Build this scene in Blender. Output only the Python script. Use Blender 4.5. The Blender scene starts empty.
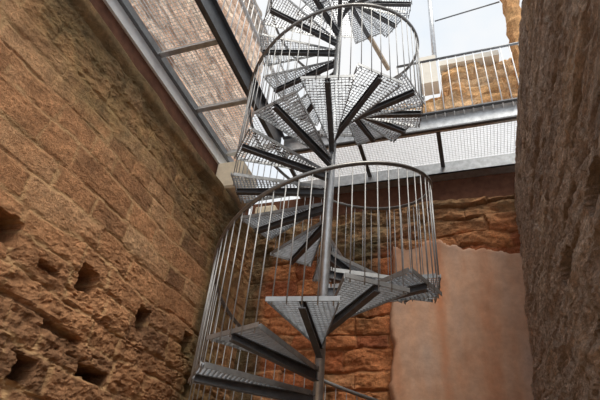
import bpy, math, random
import numpy as np
from mathutils import Vector, Matrix

random.seed(7)
sc = bpy.context.scene
COL = sc.collection
rng = np.random.RandomState(11)

# ------------------------------------------------------------------ numbers of the place (metres, eye of the camera at the origin)
FLOOR = -1.6
PX, PY = -1.2483, 4.0102          # stair centre
R_OUT = 1.043
RISE, STEP, TH0, Z0 = 0.1932, 0.528539, math.radians(218.476), 0.9793
RAIL_UP = 1.173
WL, WB = -3.1, 6.1                # faces of the left and back wall
DECK = 4.93                       # underside of the walkway gratings

# ------------------------------------------------------------------ helpers
class MB:
    """collects shapes into one mesh"""
    def __init__(s): s.v = []; s.f = []
    def add(s, vs, fs):
        n = len(s.v); s.v += [tuple(p) for p in vs]; s.f += [tuple(i+n for i in f) for f in fs]
    def bar(s, p0, p1, w, h, up=(0, 0, 1), w1=None, h1=None):
        p0 = Vector(p0); p1 = Vector(p1); d = (p1-p0).normalized(); u = Vector(up)
        sd = d.cross(u).normalized(); u = sd.cross(d)
        w1 = w if w1 is None else w1; h1 = h if h1 is None else h1
        vs = []
        for p, a, b in ((p0, w, h), (p1, w1, h1)):
            for x, y in ((-1, -1), (1, -1), (1, 1), (-1, 1)):
                vs.append(p+sd*(x*a/2)+u*(y*b/2))
        s.add(vs, [(3, 2, 1, 0), (4, 5, 6, 7), (0, 1, 5, 4), (1, 2, 6, 5), (2, 3, 7, 6), (3, 0, 4, 7)])
    def box(s, x0, x1, y0, y1, z0, z1):
        s.bar((x0, (y0+y1)/2, (z0+z1)/2), (x1, (y0+y1)/2, (z0+z1)/2), y1-y0, z1-z0)
    def tube(s, pts, r, n=8, r1=None):
        pts = [Vector(p) for p in pts]; m = len(pts); vs = []; fs = []
        ref = Vector((0, 0, 1))
        for i, p in enumerate(pts):
            d = (pts[min(i+1, m-1)]-pts[max(i-1, 0)]).normalized()
            a = d.cross(ref if abs(d.z) < .95 else Vector((1, 0, 0))).normalized(); b = a.cross(d)
            rr = r if r1 is None else r+(r1-r)*i/(m-1)
            for k in range(n):
                t = 2*math.pi*k/n
                vs.append(p+a*(rr*math.cos(t))+b*(rr*math.sin(t)))
        for i in range(m-1):
            for k in range(n):
                fs.append((i*n+k, i*n+(k+1) % n, (i+1)*n+(k+1) % n, (i+1)*n+k))
        fs.append(tuple(range(n-1, -1, -1))); fs.append(tuple((m-1)*n+k for k in range(n)))
        s.add(vs, fs)
    def prism(s, poly, z0, z1):
        n = len(poly)
        s.add([(x, y, z0) for x, y in poly]+[(x, y, z1) for x, y in poly],
              [tuple(range(n-1, -1, -1)), tuple(range(n, 2*n))]+[(i, (i+1) % n, n+(i+1) % n, n+i) for i in range(n)])
    def mesh(s, name, mat, smooth=False):
        me = bpy.data.meshes.new(name); me.from_pydata(s.v, [], s.f); me.update()
        me.materials.append(mat)
        if smooth: me.polygons.foreach_set('use_smooth', [True]*len(me.polygons))
        return me
    def build(s, name, mat, parent=None, smooth=False):
        return link(name, s.mesh(name, mat, smooth), parent)

def link(name, me, parent=None):
    o = bpy.data.objects.new(name, me); COL.objects.link(o)
    if parent: o.parent = parent
    return o
def tag(o, label=None, cat=None, group=None, kind=None):
    if label: o['label'] = label
    if cat: o['category'] = cat
    if group: o['group'] = group
    if kind: o['kind'] = kind
    return o
def empty(name, loc, rz=0.0):
    o = bpy.data.objects.new(name, None); COL.objects.link(o)
    o.location = loc; o.rotation_euler = (0, 0, rz); o.empty_display_size = .1
    return o

# ------------------------------------------------------------------ numpy noise
def _h(ix, iy, iz, seed):
    n = (ix.astype(np.int64)*374761393+iy.astype(np.int64)*668265263+iz.astype(np.int64)*2147483647+seed*1274126177) & 0xffffffff
    n = ((n ^ (n >> 13))*1274126177) & 0xffffffff
    n = ((n ^ (n >> 16))*2246822519) & 0xffffffff
    return ((n ^ (n >> 15)) & 0xffffff)/float(0xffffff)
def vnoise(x, y, z=None, seed=0):
    if z is None: z = np.zeros_like(x)
    ix, iy, iz = np.floor(x), np.floor(y), np.floor(z)
    fx, fy, fz = x-ix, y-iy, z-iz
    fx, fy, fz = [t*t*(3-2*t) for t in (fx, fy, fz)]
    r = 0
    for a in (0, 1):
        for b in (0, 1):
            for c in (0, 1):
                w = (fx if a else 1-fx)*(fy if b else 1-fy)*(fz if c else 1-fz)
                r = r+w*_h(ix+a, iy+b, iz+c, seed)
    return r*2-1
def fbm(x, y, seed=0, oct=4, gain=.5):
    r = 0; a = 1; s = 1
    for o in range(oct):
        r = r+a*vnoise(x*s+o*17.3, y*s-o*9.1, None, seed+o); a *= gain; s *= 2.03
    return r
def sstep(a, b, x):
    t = np.clip((x-a)/(b-a), 0, 1); return t*t*(3-2*t)

def masonry(u, v, rowh, blen, seed, warp=.04):
    """ashlar layout: returns (block random, second random, distance to the nearest joint)"""
    uu = u+warp*fbm(u*2.1, v*2.1, seed+50, 3); vv = v+warp*.9*fbm(u*1.3+7, v*2.0, seed+60, 3)
    r = np.random.RandomState(seed)
    hs = rowh*(.75+.55*r.rand(400)); e = np.cumsum(hs)-60*rowh
    row = np.searchsorted(e, vv.ravel()).reshape(vv.shape); row = np.clip(row, 1, 399)
    d_v = np.minimum(vv-e[row-1], e[row]-vv)
    off = r.rand(400)*blen; sc_ = blen*(.8+.5*r.rand(400))
    t = (uu+off[row])/sc_[row]
    # uneven block lengths inside a course
    t = t+.22*np.sin(t*2*math.pi*.37+row*1.7)
    cell = np.floor(t); fr = t-cell
    d_u = np.minimum(fr, 1-fr)*sc_[row]
    b1 = _h(cell, row.astype(float), np.zeros_like(t), seed+3); b2 = _h(cell, row.astype(float), np.ones_like(t), seed+4)
    return b1, b2, np.minimum(d_u, d_v), d_v, d_u

def spaced(*segs):
    """coordinate list from (start, end, step) pieces"""
    out = []
    for a, b, st in segs:
        n = max(1, int(round((b-a)/st))); out += list(a+(b-a)*np.arange(n)/n)
    out.append(segs[-1][1]); return np.array(out)

def relief_wall(name, us, vs, place, disp, mat, attrs=None, thick=.35, smooth=False, parent=None):
    """a thick slab whose front face is a displaced grid; place(u, v, d) -> xyz (d = height out of the face)"""
    U, V = np.meshgrid(us, vs); nu, nv = len(us), len(vs)
    P = np.stack(place(U, V, disp), -1).reshape(-1, 3)
    ids = np.arange(nu*nv).reshape(nv, nu)
    q = np.stack([ids[:-1, :-1], ids[:-1, 1:], ids[1:, 1:], ids[1:, :-1]], -1).reshape(-1, 4)
    loop = list(ids[0, :])+list(ids[1:, -1])+list(ids[-1, :-1][::-1])+list(ids[1:-1, 0][::-1])
    Ub, Vb = U.ravel()[loop], V.ravel()[loop]
    B = np.stack(place(Ub, Vb, np.full(len(loop), -thick)), -1)
    n0 = len(P); m = len(loop)
    faces = [tuple(int(i) for i in f) for f in q]
    faces += [(int(loop[i]), n0+i, n0+(i+1) % m, int(loop[(i+1) % m])) for i in range(m)]
    faces.append(tuple(n0+i for i in range(m-1, -1, -1)))
    me = bpy.data.meshes.new(name); me.from_pydata([tuple(p) for p in np.vstack([P, B])], [], faces); me.update()
    me.materials.append(mat)
    for k, a in (attrs or {}).items():
        at = me.attributes.new(k, 'FLOAT', 'POINT')
        at.data.foreach_set('value', np.concatenate([a.ravel(), a.ravel()[loop]]).astype(np.float32))
    if smooth:
        fl = [True]*len(q)+[False]*(len(faces)-len(q)); me.polygons.foreach_set('use_smooth', fl)
    o = link(name, me, parent)
    return o

# ------------------------------------------------------------------ materials
def new_mat(name):
    m = bpy.data.materials.new(name); m.use_nodes = True
    nt = m.node_tree; b = nt.nodes['Principled BSDF']
    return m, nt, b
def srgb(r, g, b):
    return tuple((((c/255)+.055)/1.055)**2.4 if c/255 > .04045 else c/255/12.92 for c in (r, g, b))+(1.0,)
def N(nt, t, **kw):
    n = nt.nodes.new(t)
    for k, v in kw.items(): setattr(n, k, v)
    return n
def noise(nt, vec, scale, detail=5, rough=.6, stretch=None):
    if stretch:
        mp = N(nt, 'ShaderNodeMapping'); mp.inputs['Scale'].default_value = stretch
        nt.links.new(vec, mp.inputs['Vector']); vec = mp.outputs['Vector']
    n = N(nt, 'ShaderNodeTexNoise'); n.inputs['Scale'].default_value = scale
    n.inputs['Detail'].default_value = detail; n.inputs['Roughness'].default_value = rough
    nt.links.new(vec, n.inputs['Vector']); return n.outputs['Fac']
def ramp(nt, fac, stops, interp='LINEAR'):
    r = N(nt, 'ShaderNodeValToRGB'); r.color_ramp.interpolation = interp
    el = r.color_ramp.elements
    while len(el) < len(stops): el.new(.5)
    for e, (p, c) in zip(el, stops): e.position = p; e.color = c
    nt.links.new(fac, r.inputs['Fac']); return r.outputs['Color']
def mix(nt, fac, a, b, mode='MIX'):
    m = N(nt, 'ShaderNodeMix', data_type='RGBA', blend_type=mode)
    def put(x, s):
        if hasattr(x, 'links'): nt.links.new(x, s)
        else: s.default_value = x
    put(fac, m.inputs[0]); put(a, m.inputs[6]); put(b, m.inputs[7]); return m.outputs[2]
def mth(nt, op, a, b=0.0, c=None, clamp=False):
    m = N(nt, 'ShaderNodeMath', operation=op, use_clamp=clamp)
    for x, s in zip((a, b, c), m.inputs):
        if x is None: continue
        if hasattr(x, 'links'): nt.links.new(x, s)
        else: s.default_value = x
    return m.outputs[0]
def bump(nt, b, h, strength, dist):
    n = N(nt, 'ShaderNodeBump'); n.inputs['Strength'].default_value = strength; n.inputs['Distance'].default_value = dist
    nt.links.new(h, n.inputs['Height']); nt.links.new(n.outputs['Normal'], b.inputs['Normal'])
W = lambda t: (t, t, t, 1)

def stone_mat(name, cols, mortar, moss=None, grain=(.36, 1.55), bump_d=.012, moss_col=None, streak=None):
    m, nt, b = new_mat(name)
    co = N(nt, 'ShaderNodeTexCoord').outputs['Object']
    blk = N(nt, 'ShaderNodeAttribute', attribute_name='blk').outputs['Fac']
    mo = N(nt, 'ShaderNodeAttribute', attribute_name='mort').outputs['Fac']
    ms = N(nt, 'ShaderNodeAttribute', attribute_name='moss').outputs['Fac']
    big = noise(nt, co, 1.1, 4)
    k = mth(nt, 'MULTIPLY_ADD', blk, .75, mth(nt, 'MULTIPLY_ADD', big, .9, -.33))
    n = len(cols)
    col = ramp(nt, k, [(i/(n-1), c) for i, c in enumerate(cols)])
    fine = noise(nt, co, 26, 8, .78, streak)
    mid = noise(nt, co, 5.5, 5, .65, streak)
    col = mix(nt, 1.0, col, ramp(nt, fine, [(.25, W(grain[0])), (.75, W(grain[1]))]), 'MULTIPLY')
    col = mix(nt, 1.0, col, ramp(nt, mid, [(.3, W(.68)), (.7, W(1.25))]), 'MULTIPLY')
    col = mix(nt, mth(nt, 'MULTIPLY', mo, ramp(nt, noise(nt, co, 3.1, 3), [(.38, W(0.0)), (.54, W(.85))])), col, mortar)
    if moss_col:
        f = mth(nt, 'MULTIPLY', ms, ramp(nt, noise(nt, co, 2.6, 6, .7), [(.3, W(.35)), (.62, W(1))]))
        col = mix(nt, f, col, mix(nt, ramp(nt, mid, [(.35, W(0)), (.65, W(1))]), moss_col[0], moss_col[1]))
    dp = N(nt, 'ShaderNodeAttribute', attribute_name='damp').outputs['Fac']
    dp = mth(nt, 'MULTIPLY', dp, ramp(nt, noise(nt, co, 3.4, 6, .7), [(.32, W(.45)), (.6, W(1))]))
    col = mix(nt, dp, col, mix(nt, ramp(nt, fine, [(.3, W(0)), (.7, W(1))]), srgb(72, 64, 48), srgb(112, 98, 72)))
    nt.links.new(col, b.inputs['Base Color'])
    b.inputs['Roughness'].default_value = .95; b.inputs['Specular IOR Level'].default_value = .15
    h = mth(nt, 'ADD', mth(nt, 'MULTIPLY', fine, 1.2), mth(nt, 'MULTIPLY', noise(nt, co, 55, 5, .75), 1.3))
    bump(nt, b, h, 1.0, bump_d*1.3)
    return m

def metal(name, col, rough=.5, met=.6, var=.25, scale=14):
    m, nt, b = new_mat(name)
    co = N(nt, 'ShaderNodeTexCoord').outputs['Object']
    f = noise(nt, co, scale, 4, .6)
    c = mix(nt, 1.0, col, ramp(nt, f, [(.3, W(1-var)), (.7, W(1+var*.5))]), 'MULTIPLY')
    nt.links.new(c, b.inputs['Base Color'])
    b.inputs['Metallic'].default_value = met; b.inputs['Roughness'].default_value = rough
    bump(nt, b, f, .15, .003)
    return m

M_left = stone_mat('weathered_ashlar', [srgb(138, 104, 78), srgb(174, 128, 92), srgb(194, 144, 104), srgb(202, 164, 126)], srgb(196, 160, 118),
                   moss_col=(srgb(104, 92, 66), srgb(166, 140, 96)))
M_back = stone_mat('red_sandstone', [srgb(146, 88, 62), srgb(184, 112, 74), srgb(202, 138, 92), srgb(180, 140, 106)], srgb(176, 128, 92),
                   moss_col=(srgb(98, 92, 72), srgb(160, 142, 108)))
M_right = stone_mat('eroded_stone', [srgb(190, 170, 156), srgb(208, 186, 168), srgb(220, 198, 180), srgb(226, 200, 174)], srgb(160, 134, 108),
                    bump_d=.03, streak=(1.8, .8, 2.4))
M_upl = stone_mat('pinkish_rubble', [srgb(206, 166, 142), srgb(222, 188, 164), srgb(232, 204, 184), srgb(234, 214, 194)], srgb(236, 220, 202),
                moss_col=(srgb(120, 116, 112), srgb(150, 146, 140)))
M_up = stone_mat('sunned_rubble', [srgb(190, 140, 96), srgb(214, 170, 120), srgb(226, 186, 140), srgb(226, 196, 160)], srgb(230, 204, 170),
                 moss_col=(srgb(120, 116, 112), srgb(150, 146, 140)))

def plaster_mat():
    m, nt, b = new_mat('pink_plaster')
    co = N(nt, 'ShaderNodeTexCoord').outputs['Object']
    a = noise(nt, co, 1.3, 6, .6, (1.9, 1, .55)); c2 = noise(nt, co, 7, 6, .7)
    col = ramp(nt, a, [(.28, srgb(192, 134, 100)), (.5, srgb(198, 158, 132)), (.75, srgb(188, 162, 146))])
    col = mix(nt, 1.0, col, ramp(nt, c2, [(.3, W(.80)), (.7, W(1.12))]), 'MULTIPLY')
    sx = N(nt, 'ShaderNodeSeparateXYZ'); nt.links.new(co, sx.inputs[0])
    wob = mth(nt, 'MULTIPLY_ADD', noise(nt, co, 1.7, 4), .12, .26)          # rusty run-off stain
    dist = mth(nt, 'ABSOLUTE', mth(nt, 'ADD', sx.outputs[0], wob))
    st = mth(nt, 'MULTIPLY', ramp(nt, dist, [(.01, W(1)), (.075, W(0))]), ramp(nt, c2, [(.3, W(.1)), (.7, W(.55))]))
    col = mix(nt, st, col, srgb(190, 120, 80))
    nt.links.new(col, b.inputs['Base Color']); b.inputs['Roughness'].default_value = .9
    b.inputs['Specular IOR Level'].default_value = .2
    bump(nt, b, c2, .4, .01); return m
M_plaster = plaster_mat()
def plain(name, c, var=.12, scale=9, rough=.9, bd=.006):
    m, nt, b = new_mat(name)
    co = N(nt, 'ShaderNodeTexCoord').outputs['Object']
    f = noise(nt, co, scale, 6, .65)
    nt.links.new(mix(nt, 1.0, c, ramp(nt, f, [(.3, W(1-var)), (.7, W(1+var))]), 'MULTIPLY'), b.inputs['Base Color'])
    b.inputs['Roughness'].default_value = rough; b.inputs['Specular IOR Level'].default_value = .2
    bump(nt, b, f, .6, bd); return m
M_conc = plain('pale_concrete', srgb(222, 210, 188))
M_white = plain('white_render', srgb(222, 218, 208), .05)
M_backing = plain('white_backing', srgb(240, 243, 248), .04)  # bluish white, gives the back grating its bright look from below
M_floor = plain('packed_earth', srgb(186, 160, 130), .25, 4)
M_brown = plain('brown_mortar_band', srgb(98, 66, 51), .3, 8)
M_galv = metal('galvanised_steel', (.52, .54, .56, 1), .42, .75)
M_galv2 = metal('galvanised_bright', (.66, .68, .70, 1), .38, .7)
M_dark = metal('dark_shaded_steel', (.11, .115, .125, 1), .45, .5)  # dark tone; paints in shade on the flanges and left inner beam
M_grey = metal('grey_steel', (.20, .21, .225, 1), .45, .6)
M_tread = metal('tread_steel', (.34, .35, .36, 1), .45, .65)
M_bal = metal('baluster_steel', (.36, .365, .37, 1), .5, .4)
M_grate = metal('galvanised_grating', (.50, .53, .57, 1), .4, .7)
M_rail = metal('rail_steel', (.20, .195, .19, 1), .38, .7)
M_tan = metal('weathered_beam', (.42, .34, .25, 1), .6, .2)
M_white_steel = plain('white_skylit_steel', srgb(226, 228, 230), .04, 9, .5, .001)  # white; on the bearing angle it paints in sky light

# ------------------------------------------------------------------ setting: walls and floor
def S(o): o['kind'] = 'structure'; return o

fl = MB(); fl.box(-4.6, 2.2, -2.0, 7.4, FLOOR-.25, FLOOR); S(fl.build('floor', M_floor))

# --- left wall
LTOP = 4.12
us = spaced((-1.0, 1.0, .08), (1.0, 6.22, .0155)); vs = spaced((FLOOR, .4, .08), (.4, LTOP, .0155))
U, V = np.meshgrid(us, vs)
b1, b2, dj, dv, du = masonry(U, V, .225, .5, 21)
rough = sstep(2.35, 1.55, V+.25*fbm(U*.9, V*.9, 5, 3)) + .8*sstep(3.1, 3.6, V+.3*fbm(U, V, 9, 3))
rough = np.clip(rough, .0, 1)*.85
joint = sstep(.030, .004, dj+.008*fbm(U*14, V*14, 31, 2))
gap = joint*sstep(-.10, .35, fbm(U*2.2, V*3.2, 77, 3))*(dv < du)
disp = (b2-.5)*.018*(.5+rough)+.011*fbm(U*3.0, V*7, 41, 5, .6)*(.3+rough)+.009*fbm(U*10, V*20, 43, 4, .65)*(.35+rough)+.03*fbm(U*.7, V*.7, 44, 2)
disp -= joint*(.007+.008*rough)*(.3+.9*sstep(-.2, .4, fbm(U*4, V*4, 79, 3)))+gap*(.010+.010*rough)*(.4+.9*sstep(-.3, .5, fbm(U*5, V*5, 78, 3)))
# long eroded cracks along the courses of the rough zones
cr = np.abs(fbm(U*.9+3, V*5.2, 91, 3)); disp -= .030*sstep(.035, .0, cr)*np.clip(rough, .15, 1)*sstep(-.2, .3, fbm(U*1.7, V*1.7, 92, 2))
# smooth rounded cap along the top
disp += .006*fbm(U*24, V*34, 45, 2)*rough
cap = sstep(3.82, 3.92, V+.03*fbm(U*2, V*2, 12, 2))
disp = disp*(1-cap)+cap*(.055+.018*fbm(U*3, V*3, 13, 3))-.20*np.clip((V-3.98)/(LTOP-3.98), 0, 1)**2
# putlog holes
for (y, z, a, c, dep) in ((2.13, 1.70, .125, .10, .6), (3.05, 1.72, .10, .10, .6), (3.94, 1.735, .095, .095, .6), (4.83, 1.80, .085, .115, .6),
                     (2.74, .87, .075, .075, .6), (3.46, 1.03, .19, .045, .28), (5.07, 1.35, .08, .10, .6), (2.62, 1.62, .10, .025, .08), (3.0, 1.22, .22, .022, .07)):
    w = .018*fbm(U*9, V*9, int(y*100), 3)
    ins = sstep(.012, -.012, np.maximum(np.abs(U-y)-a, np.abs(V-z)-c)+w)
    disp = disp-ins*dep
moss = np.clip(sstep(2.75, 3.5, V+.35*fbm(U*.8, V*.8, 61, 3))*.8 + sstep(4.75, 5.5, U+.35*fbm(U*.9, V*.9, 62, 3)-.10*(V-2))*.85, 0, 1)
moss = np.clip(moss-.55*sstep(5.55, 5.85, U)+.8*sstep(.30, .1, np.abs(U-5.05+.12*fbm(U*2, V*1.6, 65, 3))), 0, 1)
damp = np.clip(.85*sstep(.27, .08, np.abs(U-5.05-.10*(V-2)+.12*fbm(U*2, V*1.6, 65, 3)))*sstep(.9, 1.6, V)+.62*sstep(3.6, 3.88, V+.16*fbm(U*1.3, V*1.3, 68, 3))*sstep(4.12, 4.02, V)+.25*sstep(.25, .8, fbm(U*.8, V*1.1, 69, 4))*sstep(2.9, 3.3, V), 0, 1)
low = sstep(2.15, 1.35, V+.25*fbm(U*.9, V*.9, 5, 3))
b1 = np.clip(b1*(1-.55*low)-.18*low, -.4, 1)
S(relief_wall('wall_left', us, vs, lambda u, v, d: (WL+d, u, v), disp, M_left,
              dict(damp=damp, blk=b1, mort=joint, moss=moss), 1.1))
# set-back brown band between the old wall and the walkway beam
bb = MB(); bb.box(-3.9, -3.36, -1.0, 6.2, LTOP-.12, 4.76); S(bb.build('wall_left_ledge', M_brown))

# --- back wall
us = spaced((-3.12, .95, .0155)); vs = spaced((FLOOR, 1.2, .08), (1.2, 4.25, .0155))
U, V = np.meshgrid(us, vs)
b1, b2, dj, dv, du = masonry(U, V, .235, .52, 33, .05)
joint = sstep(.030, .004, dj+.010*fbm(U*12, V*12, 35, 2))
gap = joint*(dv < du)*sstep(-.15, .3, fbm(U*1.8, V*4, 36, 3))
up = sstep(3.2, 3.6, V)
disp = (b2-.5)*(.04+.045*up)+.022*fbm(U*3, V*6, 37, 4)*(1+up)+.010*fbm(U*12, V*16, 38, 3)+.03*fbm(U*.8, V*.8, 39, 2)
disp -= joint*.014+gap*(.045+.02*up)
flat = sstep(-1.25, -.95, U)*sstep(3.62, 3.3, V)
disp = disp*(1-.6*flat)-.02*flat
moss = np.clip(sstep(-2.55, -2.95, U+.15*fbm(U, V, 63, 3))*.9+.75*sstep(3.45, 3.9, V+.3*fbm(U, V, 64, 3))+.9*sstep(.02, .5, fbm(U*.9+4, V*.55, 66, 3))*sstep(-1.0, -1.35, U)*sstep(-2.2, -1.7, U), 0, 1)
damp = np.clip(.85*sstep(-2.62, -2.85, U+.12*fbm(U, V, 63, 3))+.7*sstep(.02, .5, fbm(U*1.1+4, V*.6, 66, 3))*sstep(-1.0, -1.3, U)*sstep(-2.2, -1.7, U), 0, 1)
WBK = S(relief_wall('wall_back', us, vs, lambda u, v, d: (u, WB-d, v), disp, M_back, dict(damp=damp, blk=b1, mort=joint, moss=moss), .6))
# thin plaster coat on its right half
us = spaced((-1.35, .95, .03)); vs = spaced((FLOOR, 1.2, .1), (1.2, 3.75, .03)); U, V = np.meshgrid(us, vs)
edge = np.minimum(U+.97+.05*(V-2)*-1+.05*fbm(U*2, V*2.4, 71, 4), 3.62-.28*np.clip(U+.45, 0, 1)-V+.15*fbm(U*2.6, V*2, 72, 4))
disp = .045*sstep(-.02, .03, edge)-.12*sstep(.02, -.06, edge)+.012*fbm(U*1.2, V*1.2, 73, 4)
pl = relief_wall('plaster_coat', us, vs, lambda u, v, d: (u, WB-d, v), disp, M_plaster, None, .14, True, WBK)
pl['label'] = 'smooth pinkish plaster coat'; pl['kind'] = 'structure'
bb = MB(); bb.box(-3.3, 1.1, 6.20, 6.7, 4.1, 4.7195); S(bb.build('wall_back_ledge', M_brown))

# --- right wall (leans back a little)
us = spaced((.8, 2.0, .04), (2.0, 6.16, .0155)); vs = spaced((FLOOR, .4, .08), (.4, 4.5, .0155)); U, V = np.meshgrid(us, vs)
b1, b2, dj, dv, du = masonry(U, V, .26, .7, 55, .06)
lay = fbm(U*.9, V*7.5, 81, 4, .6); joint = sstep(.03, .005, dj+.012*fbm(U*9, V*9, 82, 2))
disp = .020*lay+.008*fbm(U*2.2, V*6, 83, 4)+.008*fbm(U*8, V*22, 84, 4, .7)+.005*fbm(U*26, V*34, 88, 2)+(b2-.5)*.016-.025*joint*sstep(-.1, .3, fbm(U*2, V*3, 85, 3))
disp -= .03*sstep(.07, .0, np.abs(fbm(U*.6+9, V*4.5, 86, 3)))*sstep(-.1, .3, fbm(U*1.2, V*1.6, 87, 2))
for (rx, rz, a, c, dep) in ((.289, .685, .16, .075, .5), (.1928, .5, .20, .065, .5), (.2236, .372, .13, .075, .5), (.172, .385, .08, .03, .12), (.215, .33, .08, .03, .1)):
    y = (.45+0*.083)/(rx-.083*rz); z = rz*y
    w = .03*fbm(U*6, V*6, int(rz*1000), 3)
    disp -= dep*sstep(.012, -.012, np.sqrt(((U-y)/a)**2+((V-z)/c)**2)*.1-.1+.6*w)
disp -= .10*np.clip((V-4.38)/.12, 0, 1)**2
S(relief_wall('wall_right', us, vs, lambda u, v, d: (.465+.083*v-d, u, v), disp, M_right, dict(blk=b1, mort=joint, moss=joint*0), .9))

us = spaced((-3.1, 1.6, .06)); vs = spaced((FLOOR, 1.0, .06)); U, V = np.meshgrid(us, vs)
b1, b2, dj, dv, du = masonry(U, V, .25, .55, 121, .05); joint = sstep(.04, .005, dj)
S(relief_wall('unseen_wall_front', us, vs, lambda u, v, d: (u, -1.6+d, v), (b2-.5)*.04-.03*joint, M_back, dict(blk=b1, mort=joint, moss=joint*0), .4))  # unseen wall added behind the camera to cut low light
us = spaced((-1.6, .8, .06)); U, V = np.meshgrid(us, vs)
b1, b2, dj, dv, du = masonry(U, V, .25, .55, 123, .05); joint = sstep(.04, .005, dj)
S(relief_wall('unseen_wall_right', us, vs, lambda u, v, d: (1.5-d, u, v), (b2-.5)*.04-.03*joint, M_right, dict(blk=b1, mort=joint, moss=joint*0), .4))  # unseen wall added to close the side gap against low light

# --- upper walls beyond the walkways
us = spaced((-1.0, 6.25, .04)); vs = spaced((4.7, 9.6, .04)); U, V = np.meshgrid(us, vs)
b1, b2, dj, dv, du = masonry(U, V, .3, .6, 95, .06); joint = sstep(.04, .005, dj)
disp = (b2-.5)*.06+.03*fbm(U*3, V*4, 96, 4)-.03*joint
S(relief_wall('wall_left_upper', us, vs, lambda u, v, d: (-3.62+d, u, v), disp, M_upl,
              dict(blk=b1, mort=joint, moss=sstep(8.70, 8.80, V+.05*fbm(U*2, V*2, 97, 2))), .5))
us = spaced((-1.5, 2.3, .04)); vs = spaced((0, 1, .012)); U, V = np.meshgrid(us, vs)
top = 7.26+.09*fbm(U*2.2, U*0, 98, 4)*(1-sstep(.0, .05, U))+.74*sstep(.0, .05, U)
Zg = 4.7+(top-4.7)*V
b1, b2, dj, dv, du = masonry(U, Zg, .28, .45, 99, .10); joint = sstep(.05, .005, dj)
disp = (b2-.5)*.12+.06*fbm(U*3, Zg*4, 100, 4)-.05*joint-.05*np.clip((V-.95)/.05, 0, 1)**2
tf = lambda u: np.interp(u, us, top[0])
S(relief_wall('wall_back_upper', us, vs, lambda u, v, d: (u, 6.80-d, 4.7+(tf(u)-4.7)*v), disp, M_up,
              dict(blk=b1, mort=joint, moss=joint*0), .5))

bb = MB(); bb.box(-2.4, 2.3, 6.35, 6.5, 4.721, 6.3); S(bb.build('backing_1', M_backing))  # added white backing so the back grating looks bright from below

# --- loose masonry above the back walkway
def rock(name, mat, path, seed, rough=.12, n=14):
    """irregular pier: path = [(centre xyz, half width x, half width y)] stacked from bottom to top"""
    b = MB(); vs = []; fs = []; r = random.Random(seed); m = len(path)
    for i, (c, hx, hy) in enumerate(path):
        for k in range(n):
            t = 2*math.pi*k/n; q = (abs(math.cos(t))**4+abs(math.sin(t))**4)**-.25
            j = 1+r.uniform(-rough, rough)
            vs.append((c[0]+hx*q*j*math.cos(t), c[1]+hy*q*j*math.sin(t), c[2]))
    for i in range(m-1):
        for k in range(n): fs.append((i*n+k, i*n+(k+1) % n, (i+1)*n+(k+1) % n, (i+1)*n+k))
    fs.append(tuple(range(n-1, -1, -1))); fs.append(tuple((m-1)*n+k for k in range(n)))
    b.add(vs, fs); return b.build(name, mat)
path = []
for i in range(40):
    t = i/39; z = 6.5+4.3*t
    hw = .20-.13*t+.02*math.sin(i*1.9)
    path.append(((1.44+.06*t, 6.25, z), max(.06, hw), .2))
p = rock('stone_pier', M_up, path, 3)
tag(p, 'ragged tan stone pier rising against the sky beside the right wall', 'stone pier')
b = MB(); b.box(-.34, -.02, 6.62, 6.95, 7.44, 8.22); o = b.build('masonry_block', M_white)
tag(o, 'cream rendered block standing on the rubble wall behind the back railing', 'block')
b = MB(); b.bar((.03, 6.86, 8.075), (1.15, 6.86, 8.075), .24, .14); o = b.build('parapet_slab', M_white)
tag(o, 'long pale slab lying along the top of the rubble wall', 'slab')
b = MB(); b.tube([(-.04, 6.75, 8.225), (.02, 6.75, 11.2)], .05, 10); o = b.build('steel_post', M_galv2, None, True)
tag(o, 'tall pale steel post rising into the sky from the cream block', 'post')
b = MB(); b.tube([(.06, 6.7, 9.42), (1.30, 6.3, 9.02)], .016, 6); o = b.build('tie_rod', M_grey, None, True)
tag(o, 'thin steel rod spanning from the tall post to the stone pier', 'rod')

b = MB()
b.bar((-3.12, 4.92, 4.37), (-3.12, 5.50, 4.37), .44, .50)
o = b.build('bearing_block', M_conc)
tag(o, 'pale concrete block under the corner of the walkways on the left wall', 'concrete block')
o.modifiers.new('edges', 'BEVEL').width = .03
b = MB(); b.box(-3.16, -2.80, 6.02, 6.20, 4.27, 4.53); o = b.build('coping_stone', M_conc)
tag(o, 'small pale squared stone on the left end of the back wall, behind stair treads', 'stone')
o.modifiers.new('edges', 'BEVEL').width = .02

# ------------------------------------------------------------------ spiral staircase
ST = empty('spiral_staircase', (PX, PY, FLOOR), 0)
tag(ST, 'galvanised steel spiral staircase with grating treads winding up a central pole', 'staircase')
ZS = lambda k: Z0+k*RISE-FLOOR-.015      # height of arm k above the stair's base
K0, K1 = -12, 33
pole = MB(); top = ZS(38)
pole.tube([(0, 0, 0.0), (0, 0, top)], .043, 20)
pole.build('pole', M_galv, ST, True)
bp = MB(); bp.tube([(0, 0, 0), (0, 0, .02)], .14, 20); bp.build('base_plate', M_galv, ST)

HALF = .25
RI = .075
RIM = 1.033         # the rim of a tread is a straight chord

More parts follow.
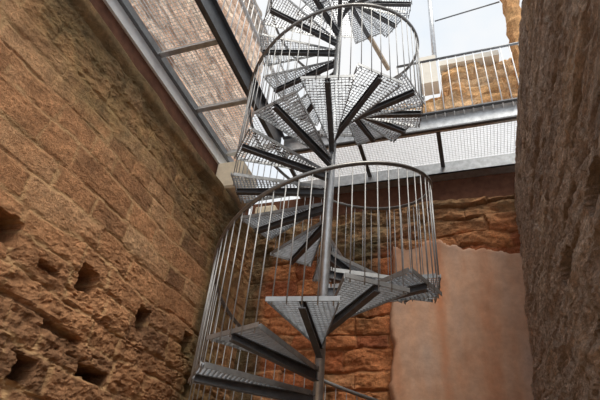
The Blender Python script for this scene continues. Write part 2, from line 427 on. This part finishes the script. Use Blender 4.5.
def tread_frame():
    b = MB()
    # two radial edge strips and the curved nosing at the rim
    for s in (-1, 1):
        a = s*HALF
        b.bar((RI*math.cos(a), RI*math.sin(a), .052), ((R_OUT-.006)*math.cos(a), (R_OUT-.006)*math.sin(a), .052), .006, .042)
    b.bar((RIM, -RIM*math.tan(HALF), .045), (RIM, RIM*math.tan(HALF), .054), .006, .036)
    b.bar((.05, -.03, .052), (.05, .03, .052), .012, .04)
    return b.mesh('tread', M_tread)
def grating():
    b = MB(); x = .10
    while x < RIM-.01:          # bearing bars across the arm
        w = x*math.tan(HALF); b.bar((x, -w, .057), (x, w, .056), .0055, .026); x += .036
    y = -.62
    while y < .62:              # cross rods along the arm
        x0 = max(.08, abs(y)/math.tan(HALF))
        if RIM-x0 > .03: b.bar((x0, y, .063), (RIM-.004, y, .063), .005, .007)
        y += .036
    return b.mesh('grating', M_grate)
def arm():
    b = MB()
    b.bar((.03, 0, .0), (RIM-.01, 0, .013), .010, .080, w1=.010, h1=.048)
    b.bar((.03, 0, -.042), (RIM-.01, 0, -.013), .052, .008)
    b.bar((.03, 0, .036), (RIM-.01, 0, .036), .052, .007)
    return b.mesh('support_arm', M_dark)
m_tr, m_gr, m_arm = tread_frame(), grating(), arm()
for k in range(K0, K1+1):
    t = link('tread', m_tr, ST); t.location = (0, 0, ZS(k)); t.rotation_euler = (0, 0, TH0+k*STEP)
    link('grating', m_gr, t); link('support_arm', m_arm, t)
def hx(k, r, dz): return (r*math.cos(TH0+k*STEP), r*math.sin(TH0+k*STEP), ZS(k)+dz)
hr = MB()
kk = K0-.4; pts = []
while kk <= K1+.45: pts.append(hx(kk, R_OUT+.0, RAIL_UP)); kk += .1
hr.tube(pts, .0195, 10)
hr.build('handrail', M_rail, ST, True)
# longer landing beam that ties the top of the stair to the building
lb = MB(); a = TH0+31*STEP-.02
lb.bar((.98*math.cos(a), .98*math.sin(a), ZS(31)+.0), (1.75*math.cos(a), 1.75*math.sin(a), ZS(31)+.0), .06, .07)
lb.build('landing_beam', M_tan, ST)['label'] = 'tan weathered beam'

# camera frame (needed here only to know which balusters show largest)
CX = Vector((0.94684836, 0.31117364, 0.08154237)); CY = Vector((0.11707139, -0.56944378, 0.81365108)); CZ = Vector((0.29962056, -0.76085791, -0.57560643))
def size_in_view(p0, p1):
    tot = 0; last = None
    for i in range(13):
        p = Vector(p0).lerp(Vector(p1), i/12); w = -p.dot(CZ)
        q = (300+487.07*p.dot(CX)/w, 200-487.07*p.dot(CY)/w)
        if last and 0 <= q[0] <= 600 and 0 <= q[1] <= 400: tot += math.hypot(q[0]-last[0], q[1]-last[1])/w
        last = q
    return tot
bal = []
k = K0-.4
while k <= K1+.41:
    kt = max(K0, min(K1, math.floor(k+.5)))       # the tread this baluster stands on
    r = R_OUT+.0; a = TH0+k*STEP
    p0 = (r*math.cos(a), r*math.sin(a), ZS(kt)-.0+.005); p1 = (p0[0], p0[1], ZS(k)+RAIL_UP-.01)
    off = Vector((PX, PY, FLOOR))
    bal.append((size_in_view(Vector(p0)+off, Vector(p1)+off), p0, p1)); k += .2
bal.sort(key=lambda t: -t[0])
def baluster(b, p0, p1):
    b.tube([p0, p1], .0052, 6)
for s_, p0, p1 in bal[:100]:
    b = MB(); baluster(b, p0, p1); b.build('baluster', M_bal, ST, True)
b = MB()
for s_, p0, p1 in bal[100:]: baluster(b, p0, p1)
o = b.build('balusters', M_bal, ST, True); o['kind'] = 'stuff'

# ------------------------------------------------------------------ walkways
def mesh_floor(x0, x1, y0, y1, sx, sy):
    b = MB(); x = x0+sx/2
    while x < x1: b.bar((x, y0, DECK+.015), (x, y1, DECK+.015), .003, .012); x += sx
    y = y0+sy/2
    while y < y1: b.bar((x0, y, DECK+.024), (x1, y, DECK+.022), .003, .006); y += sy
    return b
def channel(b, p0, p1, z0, z1, face, fl=.09, t=.012):
    """C-channel: web from z0 to z1, flanges toward direction face (xy)"""
    f = Vector((face[0], face[1], 0))
    a, c = Vector((p0[0], p0[1], 0)), Vector((p1[0], p1[1], 0))
    b.bar(a+Vector((0, 0, (z0+z1)/2)), c+Vector((0, 0, (z0+z1)/2)), t, z1-z0)
    for z in (z0+t/2, z1-t/2):
        o = f*(fl/2); b.bar(a+o+Vector((0, 0, z)), c+o+Vector((0, 0, z)), fl, t)

# left walkway
LX0, LX1 = -3.36, -2.46
WK = empty('walkway', (LX1, 2.5, DECK)); tag(WK, 'steel grating walkway along the top of the left wall', 'walkway', kind=None)
inv = Matrix.Translation((-LX1, -2.5, -DECK))
def part(b, name, mat, parent, inv, smooth=False):
    b.v = [tuple(inv @ Vector(v)) for v in b.v]; return b.build(name, mat, parent, smooth)
b = MB(); channel(b, (LX1, -.9), (LX1, 5.18), 4.82, 5.20, (1, 0), .06); part(b, 'inner_beam', M_dark, WK, inv)  # dark colour carries the shade on this beam's stair-side face
b = MB(); b.box(LX0, LX0+.035, -.9, 6.2, 4.635, 4.83); part(b, 'bearing_angle', M_white_steel, WK, inv)  # white stands in for sky light on this galvanised face
b = MB(); b.box(LX0+.035, LX0+.085, -.9, 6.2, 4.815, 4.83); b.box(LX0+.07, LX0+.085, -.9, 6.2, 4.83, 4.93); part(b, 'outer_beam', M_grey, WK, inv)
for y in (.08, 1.08, 2.08, 3.07, 4.05, 5.02):
    b = MB(); b.box(LX0+.087, LX1, y-.035, y+.035, 4.84, 4.852); b.box(LX0+.087, LX1, y-.006, y+.006, 4.852, DECK); part(b, 'cross_beam', M_galv, WK, inv)
    b = mesh_floor(LX0+.086, LX1, y+.01, min(y+.98, 5.2), .045, .045); part(b, 'floor_grating', M_galv2, WK, inv)
b = MB(); b.tube([(LX1+.02, -.9, 6.40), (LX1+.02, 5.22, 6.40)], .02, 8); part(b, 'handrail', M_galv2, WK, inv, True)
b = MB(); b.tube([(LX1+.02, -.9, 5.97), (LX1+.02, 5.22, 5.97)], .032, 8); part(b, 'mid_rail', M_white_steel, WK, inv, True)
y = .6
while y < 5.2:
    b = MB(); b.tube([(LX1+.02, y, 5.195), (LX1+.02, y, 6.39)], .0075, 6); part(b, 'baluster', M_white_steel, WK, inv, True); y += .13

# back walkway
BY0, BY1 = 5.22, 6.02
WK2 = empty('walkway', (-.9, BY0, DECK)); tag(WK2, 'steel grating walkway with railing crossing above the back wall', 'walkway')
inv2 = Matrix.Translation((.9, -BY0, -DECK))
b = MB(); channel(b, (-2.43, BY0+.02), (1.75, BY0+.02), 4.84, 5.17, (0, -1), .05); o = part(b, 'inner_beam', M_galv2, WK2, inv2)
b = MB()
for z in (4.845, 5.165): b.box(-2.43, 1.75, BY0-.07, BY0-.02, z-.012, z+.012)
part(b, 'shaded_flanges', M_dark, WK2, inv2)  # dark strips: shade under the channel flanges put into the colour
b = MB(); b.box(-2.44, 1.75, BY1, BY1+.02, 4.72, 4.93); b.box(-2.44, 1.75, BY1, BY1+.2, 4.72, 4.735); part(b, 'outer_beam', M_galv, WK2, inv2)
xs = (-2.40, -1.22, -.10, 1.02)
for i, x in enumerate(xs):
    b = MB(); b.box(x-.03, x+.03, BY0, BY1, 4.84, 4.855); b.box(x-.006, x+.006, BY0, BY1, 4.855, DECK); part(b, 'cross_beam', M_dark, WK2, inv2)
    x1 = xs[i+1] if i < 3 else 1.75
    b = mesh_floor(x, x1-.02, BY0, BY1, .045, .04); part(b, 'floor_grating', M_galv2, WK2, inv2)
b = MB(); b.tube([(-.62, BY0-.03, 6.33), (1.75, BY0-.03, 6.33)], .02, 8); part(b, 'handrail', M_grey, WK2, inv2, True)
x = -.62
while x < 1.75:
    b = MB(); b.tube([(x, BY0-.03, 5.08), (x, BY0-.03, 6.32)], .0085, 6); part(b, 'baluster', M_white_steel, WK2, inv2, True); x += .128

# ------------------------------------------------------------------ sky and light
w = bpy.data.worlds.new('sky'); sc.world = w; w.use_nodes = True
nt = w.node_tree; bg = nt.nodes['Background']
co = N(nt, 'ShaderNodeTexCoord').outputs['Generated']
cl = noise(nt, co, 2.2, 5, .55)
nt.links.new(ramp(nt, cl, [(.35, (.76, .87, .99, 1)), (.55, (.97, .975, .98, 1))]), bg.inputs['Color'])
bg.inputs['Strength'].default_value = .66
sd = bpy.data.lights.new('sun', 'SUN'); so = bpy.data.objects.new('sun', sd); COL.objects.link(so)
sd.energy = 2.6; sd.angle = math.radians(30); sd.color = (1, .93, .82)
so.rotation_euler = Vector((-.34, .36, -.86)).to_track_quat('-Z', 'Y').to_euler()

# ------------------------------------------------------------------ camera
cd = bpy.data.cameras.new('camera'); cam = bpy.data.objects.new('camera', cd); COL.objects.link(cam)
cam.matrix_world = Matrix((CX, CY, CZ)).transposed().to_4x4()
cd.sensor_width = 36; cd.lens = 487.07/600*36; cd.clip_start = .05
sc.camera = cam
vsn = sc.view_settings
vsn.view_transform = 'Standard'; vsn.look = 'None'; vsn.gamma = 1; vsn.use_curve_mapping = False
vsn.exposure = 0.6
